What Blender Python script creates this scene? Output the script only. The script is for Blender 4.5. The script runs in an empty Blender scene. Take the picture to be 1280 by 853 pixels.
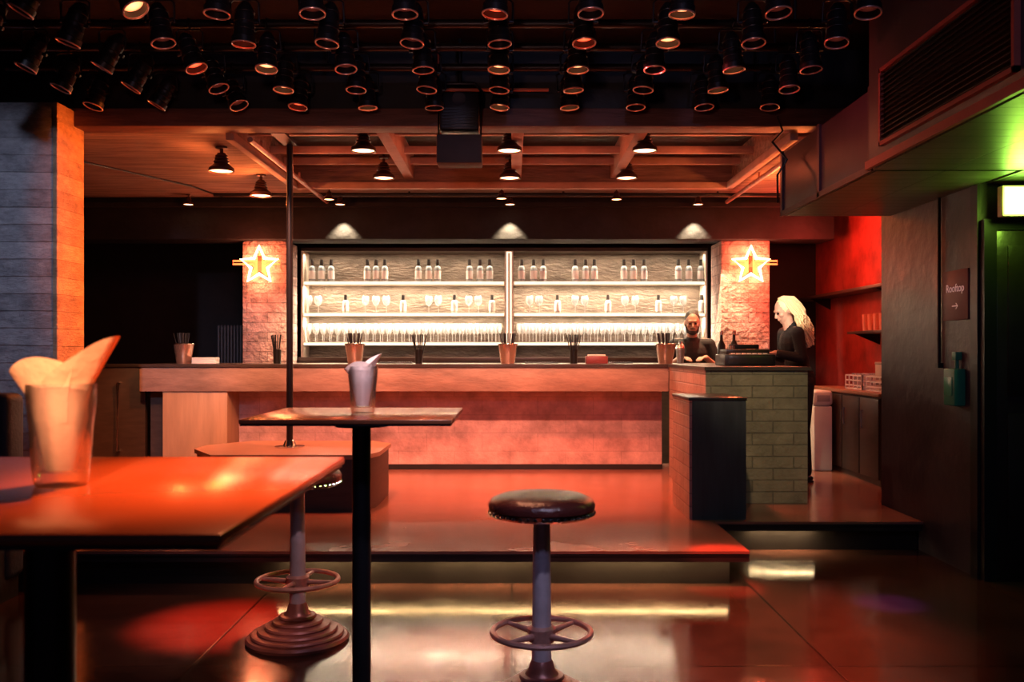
import bpy, bmesh, math, random
from mathutils import Vector, Matrix, Euler
random.seed(7)
scn=bpy.context.scene
COL=scn.collection
KIDS={}
try:
    scn.view_settings.view_transform='Standard'
except Exception as e: print(e)

# ------------------------------------------------------------------ mesh builder
class MB:
    def __init__(s): s.v=[];s.f=[];s.m=[]
    def add(s,vs,fs,mi=0):
        o=len(s.v); s.v+= [tuple(v) for v in vs]
        for f in fs: s.f.append(tuple(i+o for i in f)); s.m.append(mi)
    def box(s,x0,x1,y0,y1,z0,z1,bev=0.0,mi=0,seg=2):
        if bev<=0:
            vs=[(x,y,z) for x in(x0,x1) for y in(y0,y1) for z in(z0,z1)]
            fs=[(0,1,3,2),(4,6,7,5),(0,4,5,1),(2,3,7,6),(0,2,6,4),(1,5,7,3)]
            s.add(vs,fs,mi);return
        bm=bmesh.new(); bmesh.ops.create_cube(bm,size=1)
        for v in bm.verts:
            v.co=Vector(((x0+x1)/2+v.co.x*(x1-x0),(y0+y1)/2+v.co.y*(y1-y0),(z0+z1)/2+v.co.z*(z1-z0)))
        bmesh.ops.bevel(bm,geom=list(bm.edges),offset=bev,segments=seg,affect='EDGES',profile=.5)
        bm.verts.index_update()
        s.add([v.co.copy() for v in bm.verts],[[v.index for v in f.verts] for f in bm.faces],mi); bm.free()
    def lathe(s,prof,seg=24,c=(0,0,0),mi=0,mod=None):
        vs=[];rings=[]
        for r,z in prof:
            if r<1e-6: rings.append([len(vs)]); vs.append((c[0],c[1],c[2]+z))
            else:
                ring=[]
                for i in range(seg):
                    a=2*math.pi*i/seg; rr=r*(mod(a,z) if mod else 1)
                    ring.append(len(vs)); vs.append((c[0]+rr*math.cos(a),c[1]+rr*math.sin(a),c[2]+z))
                rings.append(ring)
        fs=[]
        for A,B in zip(rings,rings[1:]):
            if len(A)==1 and len(B)==1: continue
            for i in range(seg):
                j=(i+1)%seg
                if len(A)==1: fs.append((A[0],B[i],B[j]))
                elif len(B)==1: fs.append((A[i],B[0],A[j]))
                else: fs.append((A[i],B[i],B[j],A[j]))
        s.add(vs,fs,mi)
    def cyl(s,a,b,r0,r1=None,seg=16,mi=0,cap=True):
        if r1 is None:r1=r0
        a=Vector(a);b=Vector(b);L=(b-a).length
        q=(b-a).to_track_quat('Z','Y').to_matrix()
        t=MB(); pr=[(r0,0),(r1,L)]
        if cap: pr=[(0,0)]+pr+[(0,L)]
        t.lathe(pr,seg); s.add([q@Vector(v)+a for v in t.v],t.f,mi)
    def ell(s,c,r,seg=16,mi=0,rot=None):
        t=MB(); n=seg//2
        t.lathe([(max(0,math.sin(math.pi*i/n)) if 0<i<n else 0,-math.cos(math.pi*i/n)) for i in range(n+1)],seg)
        if not hasattr(r,'__len__'): r=(r,r,r)
        M=rot.to_matrix() if rot else Matrix.Identity(3)
        s.add([M@Vector((v[0]*r[0],v[1]*r[1],v[2]*r[2]))+Vector(c) for v in t.v],t.f,mi)
    def cap(s,a,b,ra,rb=None,seg=12,mi=0):
        if rb is None: rb=ra
        s.cyl(a,b,ra,rb,seg,mi); s.ell(a,ra,seg,mi); s.ell(b,rb,seg,mi)
    def chain(s,pts,rs,seg=12,mi=0):
        for i in range(len(pts)-1): s.cap(pts[i],pts[i+1],rs[i],rs[i+1],seg,mi)
    def tube(s,pts,r,seg=8,closed=False,mi=0):
        P=[Vector(p) for p in pts];n=len(P);vs=[];fs=[]
        up=Vector((0,0,1))
        for i in range(n):
            t=(P[(i+1)%n]-P[i-1]) if closed else (P[min(i+1,n-1)]-P[max(i-1,0)])
            t.normalize()
            u=t.cross(up)
            if u.length<1e-3: u=t.cross(Vector((0,1,0)))
            u.normalize(); w=t.cross(u)
            for k in range(seg):
                a=2*math.pi*k/seg; vs.append(P[i]+r*(math.cos(a)*u+math.sin(a)*w))
        for i in range(n if closed else n-1):
            for k in range(seg):
                a=i*seg+k;b=i*seg+(k+1)%seg;c=((i+1)%n)*seg+(k+1)%seg;d=((i+1)%n)*seg+k
                fs.append((a,b,c,d))
        if not closed:
            fs.append(tuple(range(seg))); fs.append(tuple((n-1)*seg+k for k in range(seg)))
        s.add(vs,fs,mi)
    def ring(s,c,R,r,seg=40,mi=0):
        s.tube([(c[0]+R*math.cos(2*math.pi*i/seg),c[1]+R*math.sin(2*math.pi*i/seg),c[2]) for i in range(seg)],r,8,True,mi)
    def prism(s,pts,z0,z1,mi=0,axis='z'):
        n=len(pts)
        def P(p,h): return (p[0],p[1],h) if axis=='z' else (p[0],h,p[1])
        vs=[P(p,z0) for p in pts]+[P(p,z1) for p in pts]
        fs=[tuple(range(n)),tuple(range(n,2*n))]+[(i,(i+1)%n,n+(i+1)%n,n+i) for i in range(n)]
        s.add(vs,fs,mi)
    def mesh(s,name,mats,sharp=0.6,smooth=True):
        me=bpy.data.meshes.new(name); me.from_pydata(s.v,[],s.f)
        for m in mats: me.materials.append(m)
        me.polygons.foreach_set('material_index',s.m)
        bm=bmesh.new(); bm.from_mesh(me); bmesh.ops.recalc_face_normals(bm,faces=bm.faces); bm.to_mesh(me); bm.free()
        if smooth:
            me.polygons.foreach_set('use_smooth',[True]*len(me.polygons))
            me.set_sharp_from_angle(angle=sharp)
        me.update(); return me

def mk(name,mb,mats,parent=None,loc=(0,0,0),rot=(0,0,0),sharp=0.6,**props):
    if not isinstance(mats,(list,tuple)): mats=[mats]
    me=mb if isinstance(mb,bpy.types.Mesh) else mb.mesh(name,mats,sharp)
    o=bpy.data.objects.new(name,me); COL.objects.link(o)
    o.location=loc;o.rotation_euler=rot
    if parent: o.parent=parent; KIDS.setdefault(parent.name,[]).append(o)
    for k,v in props.items(): o[k]=v
    return o
def root(name,loc,label,category,group=None,rz=0):
    o=bpy.data.objects.new(name,None); COL.objects.link(o); o.empty_display_size=.05
    o.location=loc;o.rotation_euler=(0,0,rz);o['label']=label;o['category']=category
    if group:o['group']=group
    return o
def dup(o,loc=None,rz=None,par=None,label=None):
    n=o.copy(); COL.objects.link(n)
    if par: n.parent=par; KIDS.setdefault(par.name,[]).append(n)
    if loc is not None:n.location=loc
    if rz is not None:n.rotation_euler=(0,0,rz)
    if label:n['label']=label
    for c in list(KIDS.get(o.name,[])): dup(c,par=n)
    return n
def struct(name,mb,mat): return mk(name,mb,mat,kind='structure')

# ------------------------------------------------------------------ materials
def base(name):
    m=bpy.data.materials.new(name); m.use_nodes=True; nt=m.node_tree
    return m,nt,nt.nodes['Principled BSDF']
def N(nt,t,**kw):
    n=nt.nodes.new(t)
    for k,v in kw.items():
        if k in n.inputs: n.inputs[k].default_value=v
        else: setattr(n,k,v)
    return n
def shade(c,k): return tuple(min(1,x*k) for x in c[:3])+(1,)
def mat(name,col,rough=.5,metal=0,var=.2,scale=6,bump=0,rv=0,emis=None,es=0,spec=.5,stretch=None,bscale=None,coat=0):
    m,nt,b=base(name); L=nt.links
    tc=N(nt,'ShaderNodeTexCoord'); mp=N(nt,'ShaderNodeMapping')
    if stretch: mp.inputs['Scale'].default_value=stretch
    L.new(tc.outputs['Object'],mp.inputs['Vector'])
    no=N(nt,'ShaderNodeTexNoise',Scale=scale,Detail=6,Roughness=.6); L.new(mp.outputs[0],no.inputs['Vector'])
    cr=N(nt,'ShaderNodeValToRGB'); cr.color_ramp.elements[0].color=shade(col,1-var); cr.color_ramp.elements[1].color=shade(col,1+var)
    cr.color_ramp.elements[0].position=.25; cr.color_ramp.elements[1].position=.75
    L.new(no.outputs['Fac'],cr.inputs[0]); L.new(cr.outputs[0],b.inputs['Base Color'])
    b.inputs['Roughness'].default_value=rough; b.inputs['Metallic'].default_value=metal
    b.inputs['Specular IOR Level'].default_value=spec; b.inputs['Coat Weight'].default_value=coat
    if rv:
        mr=N(nt,'ShaderNodeMapRange'); mr.inputs['From Min'].default_value=.2; mr.inputs['From Max'].default_value=.8
        mr.inputs['To Min'].default_value=max(.02,rough-rv); mr.inputs['To Max'].default_value=rough+rv
        L.new(no.outputs['Fac'],mr.inputs['Value']); L.new(mr.outputs[0],b.inputs['Roughness'])
    if bump:
        n2=N(nt,'ShaderNodeTexNoise',Scale=bscale or scale*4,Detail=8); L.new(mp.outputs[0],n2.inputs['Vector'])
        bp=N(nt,'ShaderNodeBump',Strength=bump,Distance=.02); L.new(n2.outputs['Fac'],bp.inputs['Height']); L.new(bp.outputs[0],b.inputs['Normal'])
    if emis: b.inputs['Emission Color'].default_value=(*emis,1); b.inputs['Emission Strength'].default_value=es
    return m
def boards(name,c1,c2,h,rough=.85,bump=1.0,lw=.06,knots=18):
    m,nt,b=base(name); L=nt.links
    tc=N(nt,'ShaderNodeTexCoord'); sp=N(nt,'ShaderNodeSeparateXYZ'); L.new(tc.outputs['Object'],sp.inputs[0])
    wob=N(nt,'ShaderNodeTexNoise',Scale=1.2,Detail=2); L.new(tc.outputs['Object'],wob.inputs['Vector'])
    z=N(nt,'ShaderNodeMath',operation='MULTIPLY_ADD'); L.new(wob.outputs['Fac'],z.inputs[0]); z.inputs[1].default_value=.03; L.new(sp.outputs[2],z.inputs[2])
    dv=N(nt,'ShaderNodeMath',operation='DIVIDE'); L.new(z.outputs[0],dv.inputs[0]); dv.inputs[1].default_value=h
    fr=N(nt,'ShaderNodeMath',operation='FRACT'); L.new(dv.outputs[0],fr.inputs[0])
    fl=N(nt,'ShaderNodeMath',operation='FLOOR'); L.new(dv.outputs[0],fl.inputs[0])
    wn=N(nt,'ShaderNodeTexWhiteNoise',noise_dimensions='1D'); L.new(fl.outputs[0],wn.inputs['W'])
    lt=N(nt,'ShaderNodeMapRange'); lt.inputs['From Min'].default_value=0; lt.inputs['From Max'].default_value=lw; lt.inputs['To Min'].default_value=0; lt.inputs['To Max'].default_value=1
    L.new(fr.outputs[0],lt.inputs['Value'])
    mp=N(nt,'ShaderNodeMapping'); mp.inputs['Scale'].default_value=(1,1,2.0); L.new(tc.outputs['Object'],mp.inputs['Vector'])
    no=N(nt,'ShaderNodeTexNoise',Scale=6,Detail=10,Roughness=.75); L.new(mp.outputs[0],no.inputs['Vector'])
    mixf=N(nt,'ShaderNodeMath',operation='MULTIPLY_ADD'); L.new(wn.outputs['Value'],mixf.inputs[0]); mixf.inputs[1].default_value=.15; L.new(no.outputs['Fac'],mixf.inputs[2])
    cr=N(nt,'ShaderNodeValToRGB'); cr.color_ramp.elements[0].position=.36;cr.color_ramp.elements[1].position=.78
    cr.color_ramp.elements[0].color=(*c1,1);cr.color_ramp.elements[1].color=(*c2,1); L.new(mixf.outputs[0],cr.inputs[0])
    ml=N(nt,'ShaderNodeMapRange'); ml.inputs['To Min'].default_value=.6; ml.inputs['To Max'].default_value=1; L.new(lt.outputs[0],ml.inputs['Value'])
    sc=N(nt,'ShaderNodeVectorMath',operation='SCALE'); L.new(cr.outputs[0],sc.inputs[0]); L.new(ml.outputs[0],sc.inputs['Scale'])
    L.new(sc.outputs[0],b.inputs['Base Color']); b.inputs['Roughness'].default_value=rough
    n2=N(nt,'ShaderNodeTexNoise',Scale=knots,Detail=9,Roughness=.75); L.new(mp.outputs[0],n2.inputs['Vector'])
    hh=N(nt,'ShaderNodeMath',operation='MULTIPLY_ADD'); L.new(n2.outputs['Fac'],hh.inputs[0]); hh.inputs[1].default_value=3.2; L.new(lt.outputs[0],hh.inputs[2])
    h2=N(nt,'ShaderNodeMath',operation='MULTIPLY_ADD'); L.new(wn.outputs['Value'],h2.inputs[0]); h2.inputs[1].default_value=.6; L.new(hh.outputs[0],h2.inputs[2])
    bp=N(nt,'ShaderNodeBump',Strength=bump,Distance=.018); L.new(h2.outputs[0],bp.inputs['Height']); L.new(bp.outputs[0],b.inputs['Normal'])
    return m
def brick(name,c1,c2,mort,bw,bh,ms=.01,rough=.7,bump=.6,off=.5,var=3,nb=.3,rvar=None,plan=None,spec=.5,lo=.55,hi=1.3):
    m,nt,b=base(name); L=nt.links
    tc=N(nt,'ShaderNodeTexCoord'); sp=N(nt,'ShaderNodeSeparateXYZ'); L.new(tc.outputs['Object'],sp.inputs[0])
    ad=N(nt,'ShaderNodeMath',operation='ADD'); L.new(sp.outputs[0],ad.inputs[0]); L.new(sp.outputs[1],ad.inputs[1])
    cb=N(nt,'ShaderNodeCombineXYZ')
    if plan=='xy': L.new(sp.outputs[0],cb.inputs[0]); L.new(sp.outputs[1],cb.inputs[1])
    else: L.new(ad.outputs[0],cb.inputs[0]); L.new(sp.outputs[2],cb.inputs[1])
    br=N(nt,'ShaderNodeTexBrick'); br.offset=off
    br.inputs['Scale'].default_value=1; br.inputs['Brick Width'].default_value=bw; br.inputs['Row Height'].default_value=bh
    br.inputs['Mortar Size'].default_value=ms; br.inputs['Mortar Smooth'].default_value=.3
    br.inputs['Color1'].default_value=(*c1,1);br.inputs['Color2'].default_value=(*c2,1);br.inputs['Mortar'].default_value=(*mort,1)
    L.new(cb.outputs[0],br.inputs['Vector'])
    no=N(nt,'ShaderNodeTexNoise',Scale=var,Detail=8,Roughness=.65); L.new(tc.outputs['Object'],no.inputs['Vector'])
    mr=N(nt,'ShaderNodeMapRange'); mr.inputs['From Min'].default_value=.3; mr.inputs['From Max'].default_value=.7; mr.inputs['To Min'].default_value=lo; mr.inputs['To Max'].default_value=hi
    L.new(no.outputs['Fac'],mr.inputs['Value'])
    mx=N(nt,'ShaderNodeVectorMath',operation='SCALE'); L.new(br.outputs['Color'],mx.inputs[0]); L.new(mr.outputs[0],mx.inputs['Scale'])
    L.new(mx.outputs[0],b.inputs['Base Color']); b.inputs['Roughness'].default_value=rough
    b.inputs['Specular IOR Level'].default_value=spec
    if rvar:
        m2=N(nt,'ShaderNodeMapRange'); m2.inputs['From Min'].default_value=.3; m2.inputs['From Max'].default_value=.7; m2.inputs['To Min'].default_value=rough; m2.inputs['To Max'].default_value=rvar
        L.new(no.outputs['Fac'],m2.inputs['Value']); L.new(m2.outputs[0],b.inputs['Roughness'])
    n2=N(nt,'ShaderNodeTexNoise',Scale=25,Detail=8); L.new(tc.outputs['Object'],n2.inputs['Vector'])
    h=N(nt,'ShaderNodeMath',operation='MULTIPLY_ADD'); L.new(n2.outputs['Fac'],h.inputs[0]); h.inputs[1].default_value=nb
    inv=N(nt,'ShaderNodeMath',operation='SUBTRACT'); inv.inputs[0].default_value=1; L.new(br.outputs['Fac'],inv.inputs[1]); L.new(inv.outputs[0],h.inputs[2])
    bp=N(nt,'ShaderNodeBump',Strength=bump,Distance=.015); L.new(h.outputs[0],bp.inputs['Height']); L.new(bp.outputs[0],b.inputs['Normal'])
    return m
def emit(name,col,s):
    m=mat(name,col,.5,emis=col,es=s,var=.02); return m
def fglass(name,tint=(.95,.97,1),gl=.35,rough=.05,dif=.08):
    m=bpy.data.materials.new(name);m.use_nodes=True;nt=m.node_tree;L=nt.links
    for n in list(nt.nodes):nt.nodes.remove(n)
    out=N(nt,'ShaderNodeOutputMaterial'); tr=N(nt,'ShaderNodeBsdfTransparent');tr.inputs[0].default_value=(*tint,1)
    g=N(nt,'ShaderNodeBsdfGlossy');g.inputs['Roughness'].default_value=rough
    lw=N(nt,'ShaderNodeLayerWeight');lw.inputs['Blend'].default_value=gl
    tl=N(nt,'ShaderNodeBsdfTranslucent'); tl.inputs[0].default_value=(.95,.95,.95,1)
    df=N(nt,'ShaderNodeBsdfDiffuse'); df.inputs[0].default_value=(.9,.9,.92,1)
    m1=N(nt,'ShaderNodeMixShader');m1.inputs[0].default_value=.5;L.new(tl.outputs[0],m1.inputs[1]);L.new(df.outputs[0],m1.inputs[2])
    m0=N(nt,'ShaderNodeMixShader');m0.inputs[0].default_value=dif;L.new(tr.outputs[0],m0.inputs[1]);L.new(m1.outputs[0],m0.inputs[2])
    mx=N(nt,'ShaderNodeMixShader');L.new(lw.outputs['Facing'],mx.inputs[0]);L.new(m0.outputs[0],mx.inputs[1]);L.new(g.outputs[0],mx.inputs[2]);L.new(mx.outputs[0],out.inputs[0])
    no=N(nt,'ShaderNodeTexNoise',Scale=30);bp=N(nt,'ShaderNodeBump',Strength=.05);L.new(no.outputs['Fac'],bp.inputs['Height']);L.new(bp.outputs[0],g.inputs['Normal'])
    return m

M_floor=brick('polished_floor',(.055,.023,.017),(.046,.020,.015),(.010,.006,.005),1.32,1.9,.006,.07,.10,0,1.5,.16,rvar=.20,plan='xy',spec=.30)
M_plat=mat('platform_screed',(.24,.10,.07),.20,var=.28,scale=1.6,rv=.05)
M_blackedge=mat('black_edge',(.02,.018,.018),.3,var=.3,bump=.1)
M_riser=mat('riser_black',(.012,.010,.010),.30,var=.3,bump=.1)
M_board=boards('board_marked_concrete',(.12,.12,.14),(.40,.40,.43),.115)
M_board_orange_lit=boards('board_marked_concrete_orange_lit',(.24,.14,.08),(.66,.40,.24),.115,bump=1.0,lw=.02,knots=30)  # same concrete, with the orange lamp light put into its colour
M_boardceil=mat('board_ceiling',(.26,.17,.145),.85,var=.5,scale=2,bump=.8,stretch=(1.2,10,10),bscale=6)
M_black=mat('black_paint',(.010,.009,.011),.6,var=.4,bump=.15)
M_blackwall=mat('black_plaster',(.034,.026,.038),.42,var=.45,scale=2,bump=.35,rv=.12)
M_dark=mat('dark_void',(.012,.010,.012),.8,var=.3)
M_beam=mat('painted_beam',(.15,.065,.055),.6,var=.45,scale=5,bump=.3,stretch=(.6,4,4))
M_rib=mat('ceiling_rib',(.42,.28,.24),.6,var=.2,bump=.2)
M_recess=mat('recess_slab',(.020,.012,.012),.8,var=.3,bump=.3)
M_bulk=mat('charcoal_plaster',(.020,.022,.028),.8,var=.3,bump=.4,scale=4,spec=.2)
M_slab=mat('bar_fascia',(.30,.19,.15),.5,var=.4,scale=5,bump=.25,stretch=(.6,1,2))
M_panel=brick('bar_concrete',(.56,.34,.31),(.52,.31,.285),(.43,.26,.24),.52,.17,.004,.5,.4,.5,4,1.4,lo=.52,hi=1.3)
M_olive=brick('grey_brick',(.225,.185,.12),(.20,.165,.11),(.13,.11,.075),.30,.085,.005,.6,.7,.5,4,.8,lo=.6,hi=1.2)
M_tan=mat('tan_wood',(.44,.25,.14),.5,var=.2,scale=3,bump=.1,stretch=(4,4,.5))
M_worktop=mat('dark_worktop',(.05,.035,.03),.3,var=.3)
M_colbrick=brick('painted_column_brick',(.70,.50,.46),(.48,.33,.30),(.42,.30,.28),.42,.10,.005,.8,1.0,.5,9,2.2,lo=.5,hi=1.3)
M_plinth=mat('blackboard_panel',(.03,.034,.042),.6,var=.4,scale=5,bump=.1,stretch=(3,3,.4))
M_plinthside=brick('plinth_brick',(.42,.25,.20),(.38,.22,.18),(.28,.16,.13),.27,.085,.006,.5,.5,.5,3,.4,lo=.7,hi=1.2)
M_backp=mat('brushed_back_panel',(.14,.11,.09),.36,metal=.5,var=.55,scale=4,bump=.7,stretch=(1,1,3),bscale=14)
M_shelf=mat('pale_shelf',(.70,.62,.54),.4,var=.05)
M_led=emit('led_edge',(1,.80,.58),1.6)
M_ledstep=emit('led_step',(1,.66,.28),80)
M_neon=emit('neon_hot',(1,.68,.32),14)
M_neonr=emit('neon_red',(1,.12,.03),4)
M_steel=mat('brushed_steel',(.45,.44,.46),.35,metal=.9,var=.15,scale=20,stretch=(1,1,6),bump=.05)
M_chrome=mat('chrome',(.8,.8,.8),.12,metal=1,var=.03)
M_post=mat('grey_post',(.52,.46,.52),.42,metal=.3,var=.2,scale=12,bump=.08)
M_rust=mat('worn_ring',(.50,.26,.22),.35,metal=.4,var=.4,scale=15,bump=.1)
M_cast=mat('cast_iron_base',(.24,.08,.07),.33,metal=.3,var=.3,scale=10,bump=.1)
M_leather=mat('dark_leather',(.08,.018,.015),.26,var=.3,scale=14,bump=.2,bscale=90)
M_tabletop=mat('brown_tabletop',(.30,.09,.04),.20,var=.05,scale=3,rv=.02)
M_blkmetal=mat('black_metal',(.014,.014,.018),.38,metal=.3,var=.2)
M_can=mat('lamp_housing_black',(.014,.013,.016),.4,metal=.4,var=.3)
M_ringm=mat('ring_metal',(.70,.40,.34),.3,metal=.6)
M_lensdark=mat('lens_dark',(.03,.03,.04),.1,metal=.2)
def lensmat(name,core,edge,s):
    m,nt,b=base(name); L=nt.links
    tc=N(nt,'ShaderNodeTexCoord'); gr=N(nt,'ShaderNodeVectorMath',operation='LENGTH')
    mu=N(nt,'ShaderNodeVectorMath',operation='MULTIPLY'); mu.inputs[1].default_value=(1,1,0); L.new(tc.outputs['Object'],mu.inputs[0]); L.new(mu.outputs[0],gr.inputs[0])
    mr=N(nt,'ShaderNodeMapRange'); mr.inputs['From Max'].default_value=.055; L.new(gr.outputs['Value'],mr.inputs['Value'])
    cr=N(nt,'ShaderNodeValToRGB'); cr.color_ramp.elements[0].color=(*core,1); cr.color_ramp.elements[1].color=(*edge,1); L.new(mr.outputs[0],cr.inputs[0])
    L.new(cr.outputs[0],b.inputs['Emission Color']); b.inputs['Emission Strength'].default_value=s; b.inputs['Base Color'].default_value=(.04,.02,.02,1)
    return m
M_lensoff=lensmat('lens_dull_glow',(.5,.07,.04),(.08,.01,.01),.15)  # unlit lenses get a dull red glow of their own
M_lenswarm=lensmat('lens_warm',(1,.45,.18),(.8,.16,.05),3.2)
M_lensred=lensmat('lens_red',(1,.12,.04),(.7,.03,.01),2.6)
M_bulb=emit('bulb_orange',(1,.46,.22),10)
M_bell=mat('bell_metal',(.06,.028,.026),.35,metal=.5,var=.3)
M_duct=mat('duct_metal',(.06,.036,.05),.42,metal=.3,var=.25,scale=3,bump=.05)
M_ductunder=brick('duct_underside',(.08,.09,.06),(.07,.08,.055),(.012,.014,.012),.9,.12,.006,.4,.6,0,2,.1,plan='xy')
M_exit=emit('exit_face',(.60,1,.28),4.5)
M_green=mat('green_plastic',(.02,.22,.13),.4,var=.1)
M_signred=mat('maroon_sign',(.10,.03,.04),.5,var=.1)
M_white=mat('white_plastic',(.75,.72,.70),.45,var=.06)
M_redwall=mat('red_plaster',(.34,.05,.04),.6,var=.6,scale=3,bump=.2)
M_cab=mat('dark_cabinet',(.045,.03,.025),.45,var=.3,stretch=(1,1,5))
M_wood=mat('counter_wood',(.36,.19,.12),.3,var=.2,stretch=(1,6,1))
M_glass=fglass('clear_glass',dif=.36,gl=.5)
M_glassn=fglass('tumbler_glass',(.98,.98,1),.5,.04,.05)
M_redlit_glass=mat('red_lit_tumbler',(.8,.25,.18),.2,var=.1,spec=.6)  # red room light put into the glass colour
M_btl=mat('bottle_grey_glass',(.34,.40,.44),.15,var=.2)
M_btl2=mat('bottle_pale_glass',(.55,.56,.55),.15,var=.1)
M_label=mat('paper_label',(.9,.9,.9),.6,var=.05)
M_capm=mat('bottle_cap',(.01,.01,.01),.3,var=.1)
M_copper=mat('copper_steel',(.75,.48,.38),.25,metal=.85,var=.1)
M_straw=mat('black_straw',(.01,.01,.012),.4,var=.1)
M_napkin=mat('cream_napkin',(.92,.60,.38),.85,var=.05,bump=.3,scale=8,bscale=30)
M_napkin2=mat('white_napkin',(.88,.79,.79),.85,var=.05,bump=.3,scale=8,bscale=30)
M_skin=mat('skin',(.45,.24,.17),.5,var=.08,scale=20)
M_skin2=mat('fair_skin',(.62,.36,.28),.5,var=.06,scale=20)
M_hairdk=mat('dark_hair',(.02,.014,.012),.5,var=.4,scale=40,stretch=(1,1,.2),bump=.4)
M_blonde=mat('pale_blonde_hair',(.92,.74,.46),.45,var=.2,scale=22,stretch=(3,3,.3))
M_cloth=mat('black_cotton',(.012,.011,.014),.8,var=.3,bump=.2,bscale=60)
M_eye=mat('eye_dark',(.02,.015,.015),.15,var=.1)
M_orangepipe=mat('orange_conduit',(.6,.12,.04),.5,var=.1)
M_sofa=mat('navy_upholstery',(.02,.024,.04),.6,var=.2,bump=.2,bscale=50)

# ------------------------------------------------------------------ room shell
b=MB(); b.box(-5.2,4.6,-2.5,11.4,-.1,0); struct('floor',b,M_floor)
wb=MB(); wb.box(-5.2,-2.31,11.2,11.3,0,2.86); wb.box(-2.31,2.64,10.42,10.52,0,2.86); wb.box(2.64,4.6,10.6,10.7,0,2.86)
struct('wall_back',wb,M_dark)
b=MB(); b.box(-5.3,-5.2,-2.5,11.3,0,3.5); struct('wall_left',b,M_dark)
b=MB(); b.box(3.5,3.62,6.66,10.6,0,2.86); struct('wall_right',b,M_redwall)
b=MB(); b.box(2.67,4.6,5.25,6.65,0,3.4); struct('wall_side',b,M_blackwall)
b=MB(); b.box(4.6,4.7,-2.5,5.25,0,3.5); struct('wall_near',b,M_blackwall)
b=MB()
b.box(-5.2,-2.03,6.52,11.3,2.86,3.4); b.box(2.03,4.6,6.66,11.3,2.86,3.4); b.box(-2.03,2.03,8.5,11.3,2.86,3.4)
struct('ceiling',b,M_boardceil)
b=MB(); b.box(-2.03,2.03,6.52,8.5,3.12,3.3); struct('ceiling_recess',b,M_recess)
b=MB(); b.box(-5.2,4.6,-2.5,6.52,3.4,3.5); struct('ceiling_front',b,M_black)
b=MB(); b.box(-5.2,2.66,6.3,6.5,2.845,2.97,.008); struct('trim_1',b,M_beam)
b=MB(); b.box(-5.2,2.66,6.4,6.5,2.972,3.4); struct('trim_2',b,M_black)
b=MB(); b.box(-5.2,3.26,9.3,9.7,2.44,2.86,.006); b.box(-5.2,3.26,9.24,9.3,2.76,2.80); struct('trim_3',b,M_bulk)
t=4
for x in (-.95,.04,.95):
    b=MB(); b.box(x-.045,x+.045,6.52,8.5,2.9,3.12,.006); struct(f'trim_{t}',b,M_rib); t+=1
for y in (7.1,7.75,8.2):
    b=MB(); b.box(-2.03,2.03,y-.025,y+.025,2.97,3.03,.005); struct(f'trim_{t}',b,M_rib); t+=1
for x in (-2.03,1.97):
    b=MB(); b.box(x,x+.06,6.52,8.5,2.80,2.86,.006); struct(f'trim_{t}',b,M_rib); t+=1
b=MB(); b.box(-2.03,2.03,8.44,8.5,2.80,2.86,.006); struct(f'trim_{t}',b,M_rib); t+=1
b=MB(); b.box(2.74,3.75,5.2,5.25,0,1.985,.004); b.box(2.8,3.69,5.19,5.2,.1,.95,.003);b.box(2.8,3.69,5.19,5.2,1.05,1.9,.003); struct('door_1',b,M_riser)
b=MB(); b.box(2.655,2.67,5.25,5.33,0,2.27); b.box(2.67,2.74,5.2,5.25,0,2.05); b.box(2.74,3.8,5.2,5.25,1.99,2.05); struct(f'trim_{t}',b,M_blkmetal); t+=1

# platform
r=root('raised_platform',(0,0,0),'low reddish-brown raised platform with black front edge','platform')
b=MB(); b.prism([(-5.19,5.07),(1.31,5.07),(1.31,5.95),(2.66,5.95),(2.66,9.05),(-5.19,9.05)],.185,.2); mk('platform_top',b,M_plat,r)
b=MB(); b.prism([(-5.19,5.072),(1.308,5.072),(1.308,5.952),(2.655,5.952),(2.655,9.05),(-5.19,9.05)],.165,.184)
b.box(-5.19,1.308,5.072,5.084,.14,.17); b.box(1.31,2.655,5.952,5.964,.14,.17); b.box(1.296,1.308,5.084,5.95,.14,.17)
mk('nosing',b,M_blackedge,r)
b=MB(); b.prism([(-5.19,5.16),(1.22,5.16),(1.22,6.04),(2.655,6.04),(2.655,9.05),(-5.19,9.05)],0,.165); mk('platform_riser',b,M_riser,r)
b=MB()
for i in range(46):
    x=-1.25+i*.055
    if (i//5)%3==2: continue
    b.box(x,x+.028,5.10,5.125,.157,.165)
mk('step_light_strip',b,M_ledstep,r,label='warm dotted light strip hidden under the platform nosing')
b=MB()
for i in range(8): b.box(1.55+i*.055,1.578+i*.055,5.98,6.005,.157,.165)
mk('step_light_strip',b,M_ledstep,r,label='warm dotted light strip hidden under the platform nosing')
r=root('nook_platform',(0,0,0),'raised reddish floor of the service nook','platform')
b=MB(); b.box(2.66,3.495,6.66,10.58,0,.2); mk('platform_top',b,M_plat,r)

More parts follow.
